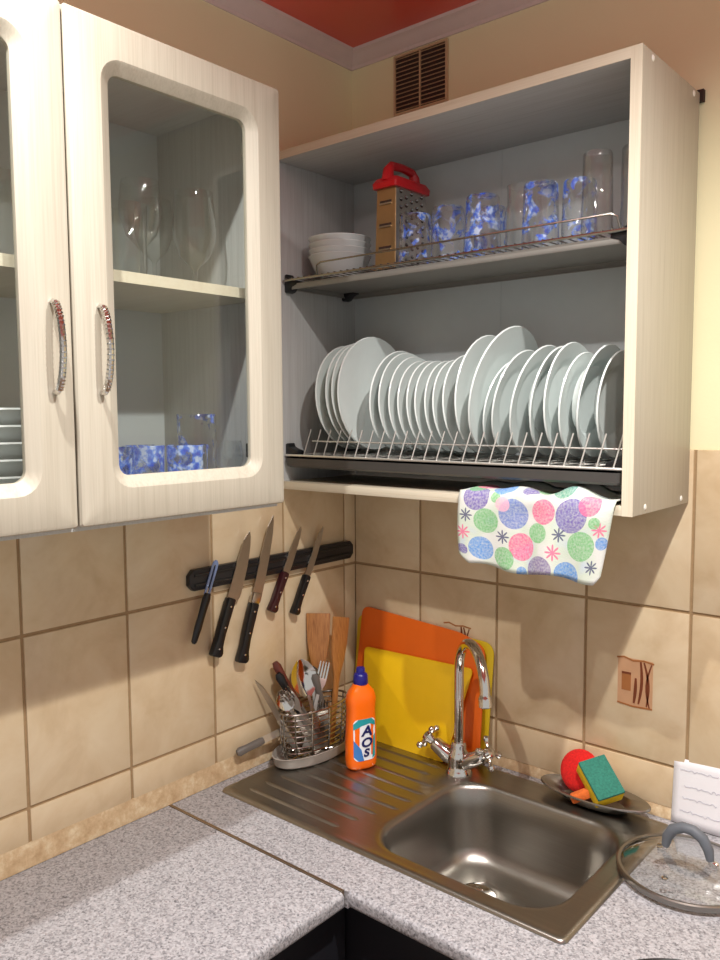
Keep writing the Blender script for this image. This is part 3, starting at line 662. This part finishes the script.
# ================================================================== faucet
FX, FY = .373, -.103
fa = thing('faucet', (FX, FY, .005), 'chrome gooseneck faucet with two cross-shaped handles behind the sink bowl', 'faucet')
obj('base_body', MB().lathe([(0, .004), (.029, .004), (.029, .008), (.025, .014), (.022, .024), (.023, .034), (.022, .044), (.019, .052), (.016, .058), (.0165, .066), (.014, .072), (0, .072)], 28, (FX, FY, 0)), 'chrome', fa)
tv = Vector((.78, -.62, 0)).normalized(); rr = .079; zs = .222
path = [(FX, FY, .068), (FX, FY, .12), (FX, FY, .18), (FX, FY, zs)]
for k in range(1, 17):
    a_ = PI*k/17*1.06; p = Vector((FX, FY, zs))+tv*(rr-rr*math.cos(a_))+Vector((0, 0, rr*math.sin(a_))); path.append(tuple(p))
e1 = Vector(path[-1]); e0 = Vector(path[-2]); dn = (e1-e0).normalized()
obj('spout', MB().tube(path, .0102, 16), 'chrome', fa)
tubep = lambda s: tuple(e1+dn*s)
obj('aerator', MB().tube([tubep(-.004), tubep(0), tubep(.002), tubep(.018), tubep(.020)], [.0108, .0118, .0130, .0130, .0108], 16), 'chrome', fa)
for s in (-1, 1):
    a0 = Vector((FX+s*.012, FY, .028)); dirv = Vector((s*.80, -.12, .52)).normalized() if s < 0 else Vector((.80, .0, .50)).normalized()
    obj('valve_arm', MB().tube([a0, a0+dirv*.018, a0+dirv*.050, a0+dirv*.054, a0+dirv*.058], [.014, .0175, .0155, .0145, .009], 18), 'chrome', fa)
    hub = a0+dirv*.072
    k_ = obj('cross_handle', MB().tube([a0+dirv*.054, a0+dirv*.062, hub, a0+dirv*.080, a0+dirv*.083], [.008, .010, .0135, .0105, .003], 16), 'chrome', fa)
    u_ = dirv.orthogonal().normalized(); u_ = Matrix.Rotation(.5 if s < 0 else .25, 3, dirv) @ u_; w_ = dirv.cross(u_)
    for q in (u_, -u_, w_, -w_):
        obj('spoke', MB().tube([hub+q*.006, hub+q*.016, hub+q*.024, hub+q*.029, hub+q*.034, hub+q*.037], [.0052, .0042, .0046, .0075, .006, .0015], 12), 'chrome', k_)

# ================================================================== chopping boards leaning on the wall
def board(name, pts, r, bot_y, top_y, th, mat, label):
    """outline pts (x, z up the board) with rounded corners; leaning from bot_y at z 0 to top_y at its top"""
    ht = max(p[1] for p in pts); out = []
    n = len(pts)
    for k in range(n):
        p = Vector(pts[k]); a_ = (Vector(pts[k-1])-p).normalized(); b_ = (Vector(pts[(k+1) % n])-p).normalized()
        for q in range(7):
            t_ = q/6; out.append(tuple((p+a_*r)*(1-t_)**2+p*2*t_*(1-t_)+(p+b_*r)*t_**2))
    f = lambda u, v, s: (u, bot_y+(top_y-bot_y)*v/ht-s, v+.0045)
    return obj(name, MB().prism(out, f, 0, th), mat, None, label, 'cutting board', 'chopping boards behind the faucet', bevel=.0008)
board('cutting_board', [(.018, .0), (.398, .0), (.404, .262), (.020, .270)], .03, -.030, -.0105, .003, 'board_lime', 'yellow board at the back, mostly hidden by the orange one')
board('cutting_board', [(.036, .0), (.395, .0), (.388, .252), (.325, .274), (.040, .292)], .022, -.056, -.0155, .004, 'board_orange', 'large orange board leaning on the wall behind the yellow one')
board('cutting_board', [(.090, .0), (.325, .0), (.368, .206), (.064, .201)], .014, -.082, -.037, .004, 'board_yellow', 'bright yellow board in front, leaning on the orange one')

# ================================================================== washing-up liquid
bt = thing('soap_bottle', (.196, -.212, .0067), 'orange washing-up liquid bottle with a dark blue cap standing on the drainer', 'bottle')
BA = math.radians(-22)                           # azimuth of the broad face
Rb = Matrix.Translation((.196, -.212, .0067)) @ Matrix.Rotation(BA, 4, 'Z')
def bottle_sec(z):                               # (half depth along x, half width along y)
    T = [(0, .018, .030), (.004, .0205, .033), (.02, .0215, .0345), (.06, .021, .0345), (.10, .0205, .0325), (.125, .0205, .0315), (.150, .021, .0335), (.165, .0185, .029), (.176, .0145, .019), (.184, .0125, .0135), (.190, .0118, .0122)]
    for a_, b_ in zip(T, T[1:]):
        if a_[0] <= z <= b_[0]:
            f = (z-a_[0])/(b_[0]-a_[0]); return a_[1]+(b_[1]-a_[1])*f, a_[2]+(b_[2]-a_[2])*f
    return T[-1][1:]
def bsurf(th, z, off=0):
    a_, b_ = bottle_sec(z); e = .75
    c, s = math.cos(th), math.sin(th)
    return Vector(((a_+off)*math.copysign(abs(c)**e, c), (b_+off)*math.copysign(abs(s)**e, s), z))
zz = [0, .004, .012, .02, .04, .06, .08, .10, .112, .125, .138, .150, .158, .165, .171, .176, .184, .190]
obj('body', MB().loft([[bsurf(2*PI*q/32, z) for q in range(32)] for z in zz], True, True, True).xf(Rb), 'orange_bottle', bt, smooth=60)
obj('cap', MB().lathe([(.0155, .181), (.016, .183), (.0155, .198), (.013, .203), (.0095, .205), (.0095, .213), (.0085, .2155), (0, .216)], 20).xf(Rb), 'blue_cap', bt)
def label_patch(outline, off, mat, name, par):   # outline (s, z): s metres across the broad face
    mb = MB(); bm = bmesh.new(); vs_ = [bm.verts.new((u, v, 0)) for u, v in outline]; bm.faces.new(vs_)
    bmesh.ops.triangulate(bm, faces=bm.faces[:]); bmesh.ops.subdivide_edges(bm, edges=bm.edges[:], cuts=2, use_grid_fill=True); bmesh.ops.triangulate(bm, faces=bm.faces[:])
    bm.verts.index_update(); V = []
    for v_ in bm.verts:
        s, z = v_.co.x, v_.co.y; b_ = bottle_sec(z)[1]; q = max(-1, min(1, s/b_)); th = math.copysign(math.asin(abs(q)**(1/.75)), q); V.append(bsurf(th, z, off))
    mb.add(V, [tuple(x.index for x in f.verts) for f in bm.faces]); bm.free()
    return obj(name, mb.xf(Rb), mat, par, smooth=60)
lb = label_patch(rrect(-.026, .024, .020, .110, .010, 5), .0006, 'label_white', 'label', bt)
label_patch([(-.026, .088), (-.026, .100), (-.016, .110), (.014, .110), (.024, .100), (.024, .092), (.010, .099), (-.008, .096)], .0009, 'label_teal', 'label_band', lb)
label_patch([(-.026, .030), (-.016, .020), (-.004, .020), (-.010, .045), (-.026, .066)], .0009, 'label_blue', 'label_splash', lb)
label_patch([(.016, .022), (.023, .026), (.0235, .075), (.019, .070)], .0009, 'label_teal', 'label_splash', lb)
def letter(ch, cx, cz, size):
    cu = bpy.data.curves.new('letter', 'FONT'); cu.body = ch; cu.size = size; cu.align_x = 'CENTER'; cu.align_y = 'CENTER'; cu.offset = .0009
    tmp = link(bpy.data.objects.new('letter', cu)); bpy.context.view_layer.update()
    me = bpy.data.meshes.new_from_object(tmp.evaluated_get(bpy.context.evaluated_depsgraph_get()))
    mb = MB(); V = []
    for v_ in me.vertices:
        s, z = v_.co.x*1.15+cx+.18*(v_.co.y), v_.co.y+cz; b_ = bottle_sec(z)[1]; q = max(-1, min(1, s/b_)); th = math.copysign(math.asin(abs(q)**(1/.75)), q); V.append(bsurf(th, z, .0016))
    mb.add(V, [tuple(p.vertices) for p in me.polygons]); bpy.data.objects.remove(tmp); bpy.data.meshes.remove(me)
    obj('letter', mb.xf(Rb), 'label_navy', lb, smooth=0)
letter('A', .004, .083, .030); letter('O', .003, .058, .027); letter('S', .002, .036, .023)

# ================================================================== cutlery basket and cutlery
BC = Vector((.072, -.225, 0)); tz = .0065
bk = thing('cutlery_basket', (BC.x, BC.y, tz), 'oval wire cutlery basket in a translucent tray against the left wall', 'basket')
A_, B_ = .056, .118
obj('tray', MB().lathe([(0, tz+.002), (.90, tz), (.96, tz+.004), (1.0, tz+.022), (1.02, tz+.024), (1.0, tz+.025), (.94, tz+.007), (.88, tz+.004), (0, tz+.004)], 40, (BC.x, BC.y, 0), A_, B_), 'plastic_tray', bk)
def ell(z, f, n=36): return [(BC.x+A_*f*math.cos(2*PI*q/n), BC.y+B_*f*math.sin(2*PI*q/n), z) for q in range(n)]
for k in range(9): obj('wire_ring', MB().tube(ell(tz+.014+k*.0125, .72+.012*k), .0016 if k < 8 else .0024, 6, True), 'basket_wire', bk)
for q in range(12):
    a_ = 2*PI*q/12
    obj('upright', MB().tube([(BC.x+A_*f*math.cos(a_), BC.y+B_*f*math.sin(a_), z) for f, z in ((.3, tz+.008), (.72, tz+.009), (.80, tz+.055), (.816, tz+.115))], .0018, 6), 'basket_wire', bk)
obj('inner_floor', MB().lathe([(0, tz+.006), (.70, tz+.006), (.70, tz+.008), (0, tz+.008)], 32, (BC.x, BC.y, 0), A_, B_), 'basket_wire', bk)
CAMV = Vector((1.2962, -1.5071, .7648))
def utensil(kind, a, b, label, cat, mat='blade', face=None, group='cutlery in the basket'):
    a = Vector(a); b = Vector(b); L = (b-a).length; F = frame_of(a, b, face if face else (CAMV-b))
    fl = lambda u, v, s: (s, u, v)
    def strip_(prof, dish=0):                    # prof: (v along, half width, x offset); thin strip following x offset
        mb = MB(); loops = []
        for v, hw, xo in prof:
            loops.append([(xo+dish*0, -hw, v), (xo-.0018*(dish > 0)-.0, 0, v) , (xo, hw, v), (xo+.0014, hw, v), (xo+.0014-.0018*(dish > 0), 0, v), (xo+.0014, -hw, v)])
        return mb.loft(loops, True, True, True)
    if kind in ('spoon', 'ladle'):
        hl = .055 if kind == 'spoon' else .085; hw = .019 if kind == 'spoon' else .031
        o_ = thing('spoon' if kind == 'spoon' else 'serving_spoon', a, label, cat, group)
        obj('handle', strip_([(0, .008, 0), (L*.3, .006, .001), (L-hl-.012, .0032, .003), (L-hl+.004, .0040, .001)]).xf(F), mat, o_)
        mb = MB(); loops = []
        for k in range(9):
            t_ = k/8; v = L-hl+hl*t_; hwk = hw*(math.sin(PI*min(1, (t_*.94+.03)))**.62); dep = .009*math.sin(PI*min(1, t_*.95+.02))
            loops.append([(-dep*(1-(c*c))+.0, c*hwk, v) for c in (-1, -.7, -.35, 0, .35, .7, 1)]+[(-dep*(1-(c*c))-.0013, c*hwk, v) for c in (1, .7, .35, 0, -.35, -.7, -1)])
        obj('bowl', mb.loft(loops, True, True, True).xf(F), 'chrome', o_, smooth=60)
    elif kind == 'fork':
        o_ = thing('fork', a, label, cat, group); hl = .06
        obj('handle', strip_([(0, .009, 0), (L*.3, .006, .001), (L-hl-.012, .0032, .003), (L-hl+.010, .011, .001), (L-hl+.022, .0118, -.001)]).xf(F), mat, o_)
        for q in range(4):
            c = -.0098+q*.0065
            obj('tine', MB().loft([[(xo, c-w_, v), (xo, c+w_, v), (xo+.0013, c+w_, v), (xo+.0013, c-w_, v)] for v, w_, xo in ((L-hl+.020, .0019, -.001), (L-hl+.04, .0018, -.002), (L-.002, .0013, .003), (L, .0006, .004))], True, True, True).xf(F), 'chrome', o_)
    elif kind == 'knife':
        o_ = thing('table_knife', a, label, cat, group)
        obj('handle', MB().prism([(-.006, 0), (.006, 0), (.007, L*.45), (-.007, L*.45)], lambda u, v, s: (s, u, v), -.003, .003).xf(F), 'wire', o_, bevel=.0015)
        obj('blade', MB().prism([(-.006, L*.44), (.007, L*.44), (.010, L*.7), (.006, L*.9), (-.004, L), (-.006, L*.95)], lambda u, v, s: (s, u, v), -.0008, .0008).xf(F), 'blade', o_, smooth=0)
    elif kind == 'stick':
        o_ = thing('knife', a, label, cat, group)
        obj('blade', MB().prism([(-.007, 0), (.007, 0), (.008, L*.5), (-.007, L*.5)], lambda u, v, s: (s, u, v), -.0008, .0008).xf(F), 'blade', o_, smooth=0)
        obj('handle', MB().loft([[(rt_*math.cos(2*PI*q/10), rw*math.sin(2*PI*q/10), v) for q in range(10)] for v, rw, rt_ in ((L*.48, .007, .005), (L*.55, .0088, .006), (L*.8, .0082, .0058), (L*.95, .0098, .0062), (L, .006, .004))], True, True, True).xf(F), mat, o_)
    elif kind == 'spatula':
        o_ = thing('wooden_spatula', a, label, cat, group)
        hw = .0275; e0 = L*.66
        out = [(-.007, 0), (.007, 0), (.0075, L*.45), (.010, L*.54), (.020, e0), (hw*.93, L*.80), (hw, L), (-hw, L), (-hw*.93, L*.80), (-.020, e0), (-.010, L*.54), (-.0075, L*.45)]
        obj('blade', MB().prism(out, lambda u, v, s: (s, u, v), -.0028, .0028).xf(F), 'spat_wood', o_, bevel=.0012)
    return o_
f0 = tz+.012
utensil('spatula', (.050, -.190, f0), (.033, -.168, .305), 'wide wooden spatula with a square end in the basket', 'spatula', face=(.8, -1, .3))
utensil('spatula', (.090, -.190, f0), (.062, -.122, .292), 'wooden spatula turned half edge-on, right of the wide one', 'spatula', face=(1, .05, .2))
utensil('ladle', (.080, -.215, f0), (.035, -.232, .212), 'large steel serving spoon in the middle of the basket', 'spoon', face=(1, -.35, -.1))
utensil('spoon', (.096, -.240, f0), (.062, -.322, .170), 'steel spoon at the left end of the basket', 'spoon', face=(.7, -.8, .3))
utensil('fork', (.085, -.200, f0), (.070, -.318, .178), 'steel fork leaning left above the basket rim', 'fork', face=(.8, -.7, .2))
utensil('fork', (.060, -.190, f0), (.105, -.232, .140), 'steel fork low at the front of the basket', 'fork', face=(.9, -.8, .3))
utensil('fork', (.060, -.240, f0), (.060, -.175, .200), 'upright steel fork in front of the wooden spatulas', 'fork', face=(.7, -.9, .1))
utensil('knife', (.062, -.268, f0), (.024, -.352, .195), 'table knife with its blade up at the left of the basket', 'knife', face=(.3, -1, 0))
utensil('stick', (.085, -.215, f0), (.028, -.302, .222), 'knife with a red-brown wooden handle standing in the basket', 'knife', 'dark_wood')
utensil('stick', (.090, -.225, f0), (.040, -.305, .200), 'knife with a black handle beside the red-brown one in the basket', 'knife', 'handle_black')
utensil('stick', (.075, -.180, f0+.012), (.055, -.205, .175), 'knife with a grey handle behind the low fork in the basket', 'knife', 'grey_handle')
utensil('spoon', (.060, -.205, f0), (.040, -.198, .190), 'steel spoon behind the upright fork in the basket', 'spoon')
utensil('stick', (.050, -.290, .075), (.026, -.412, .054), 'grey-handled knife sticking out of the basket towards the left', 'knife', 'grey_handle')

# ================================================================== soap dish, sponges
sd_ = obj('soap_dish', MB().lathe([(0, .001), (.55, .001), (.62, .004), (.78, .018), (1.0, .023), (1.02, .0215), (1.02, .0235), (1.0, .0255), (.76, .0205), (.60, .0065), (0, .0035)], 40, (.653, -.058, .0065), .108, .046), 'steel', None, 'oval steel dish holding the sponges behind the sink', 'dish')
sp = thing('sponge', (.672, -.06, .02), 'yellow sponge with a green scouring side tilted in the steel dish', 'sponge')
Lx = Vector((.66, -.36, -.56)).normalized(); Wy = Vector((.72, .68, .08)); Wy = (Wy-Lx*Wy.dot(Lx)).normalized(); Nz = Lx.cross(Wy)
if Nz.z < 0: Wy = -Wy; Nz = -Nz
Ms = Matrix(((Lx.x, Wy.x, Nz.x, .668), (Lx.y, Wy.y, Nz.y, -.064), (Lx.z, Wy.z, Nz.z, .0595), (0, 0, 0, 1)))
obj('foam', MB().box(-.040, .040, -.028, .028, -.017, .010).xf(Ms), 'sponge_yellow', sp, bevel=.003)
obj('scouring_pad', MB().box(-.0398, .0398, -.0278, .0278, .0102, .0175).xf(Ms), 'sponge_green', sp, bevel=.002)
Mr = Matrix.Translation((.616, -.040, .056)) @ Matrix.Rotation(math.radians(68), 4, 'X') @ Matrix.Scale(1.15, 4)
obj('scrubber', MB().lathe([(0, -.012), (.024, -.011), (.033, -.006), (.036, 0), (.033, .006), (.024, .011), (0, .012)], 28).xf(Mr), 'scrub_red', None, 'round red scrubber leaning on the wall in the steel dish', 'scrubber')
Mo = Matrix.Translation((.640, -.082, .030)) @ Matrix.Rotation(.4, 4, 'Z') @ Matrix.Rotation(-.5, 4, 'Y')
obj('sponge', MB().box(-.022, .022, -.010, .010, -.008, .008).xf(Mo), 'scrub_orange', None, 'small orange sponge piece under the yellow sponge', 'sponge', bevel=.003)

# ================================================================== note
def paper_pt(u, v): return (.787+u*.13, -.018+.0095*v-.004*math.sin(u*3)*(1-v), .002+v*.119+.006*u*v)
pp = MB(); nu, nv = 10, 8
pp.add([paper_pt(i/nu, j/nv) for j in range(nv+1) for i in range(nu+1)], [(j*(nu+1)+i, j*(nu+1)+i+1, (j+1)*(nu+1)+i+1, (j+1)*(nu+1)+i) for j in range(nv) for i in range(nu)])
note = thing('paper_note', (.85, -.014, .001), 'white handwritten paper note propped against the tiles', 'paper')
po = obj('sheet', pp, 'paper', note); po.modifiers.new('thickness', 'SOLIDIFY').thickness = .0006
for row, (v, u0, u1) in enumerate(((.84, .10, .62), (.84, .70, .95), (.60, .16, .85), (.42, .14, .62), (.22, .12, .8))):
    pts = []; n = int((u1-u0)*80); ph = random.random()*6
    for k in range(n+1):
        u = u0+(u1-u0)*k/n; a_ = k*.95+ph
        p = paper_pt(u+.006*math.sin(a_*1.3), v+.022*math.sin(a_)*(.4+.6*math.sin(k*.37+ph))+random.uniform(-.006, .006)); pts.append((p[0], p[1]-.0012, p[2]))
    obj('handwriting', MB().tube(pts, .00035, 4), 'ink', note)

# ================================================================== pan lid
LX, LY, LR = .8714, -.1833, .1113
ld = thing('pan_lid', (LX, LY, .0067), 'glass pan lid with a steel rim and grey arched handle lying beside the sink', 'lid')
z0 = .0067
obj('rim', MB().lathe([(LR-.0065, z0+.001), (LR-.002, z0), (LR, z0+.003), (LR-.0005, z0+.009), (LR-.003, z0+.0105), (LR-.0075, z0+.0095), (LR-.0075, z0+.008)], 56, (LX, LY, 0)), 'rim_steel', ld)
dome = [(LR-.005, z0+.007), (LR*.85, z0+.014), (LR*.62, z0+.022), (LR*.35, z0+.0275), (0, z0+.029)]
obj('glass_dome', MB().lathe(dome+[(r, z-.003) for r, z in reversed(dome)], 48, (LX, LY, 0)), 'lid_glass', ld)
obj('handle', MB().tube([(LX-.036, LY, z0+.034), (LX-.033, LY, z0+.050), (LX-.024, LY, z0+.066), (LX-.008, LY, z0+.075), (LX+.008, LY, z0+.075), (LX+.024, LY, z0+.066), (LX+.033, LY, z0+.050), (LX+.036, LY, z0+.034)], [.0062, .0085, .0092, .0088, .0088, .0092, .0085, .0062], 14), 'silicone', ld)
for s in (-1, 1):
    obj('handle_mount', MB().tube([(LX+s*.048, LY, z0+.0285), (LX+s*.044, LY, z0+.0295), (LX+s*.038, LY, z0+.031), (LX+s*.0358, LY, z0+.038)], [.0055, .006, .0058, .0048], 12), 'chrome', ld)
obj('screw', MB().lathe([(.006, 0), (.006, .002), (.003, .0035), (0, .0035)], 14, (LX+.044, LY, z0+.029)), 'chrome', ld)
obj('steam_vent', MB().lathe([(.0055, 0), (.0055, .0022), (.0028, .0026), (.0022, .0005)], 16, (.862, -.258, z0+.0205)), 'chrome', ld)

# ================================================================== pan at the bottom edge
fp = thing('frying_pan', (.985, -.590, 0.0005), 'black frying pan, only its rim showing at the bottom edge', 'pan')
fc = (1.015, -.575)
obj('pan_body', MB().lathe([(0, .0005), (.095, .0005), (.105, .004), (.128, .040), (.131, .042), (.130, .044), (.126, .042), (.102, .008), (0, .005)], 48, (fc[0], fc[1], 0)), 'handle_black', fp)
obj('handle', MB().tube([(fc[0]+.09, fc[1]-.09, .034), (fc[0]+.13, fc[1]-.13, .044), (fc[0]+.24, fc[1]-.24, .052)], [.008, .010, .011], 10), 'handle_black', fp)
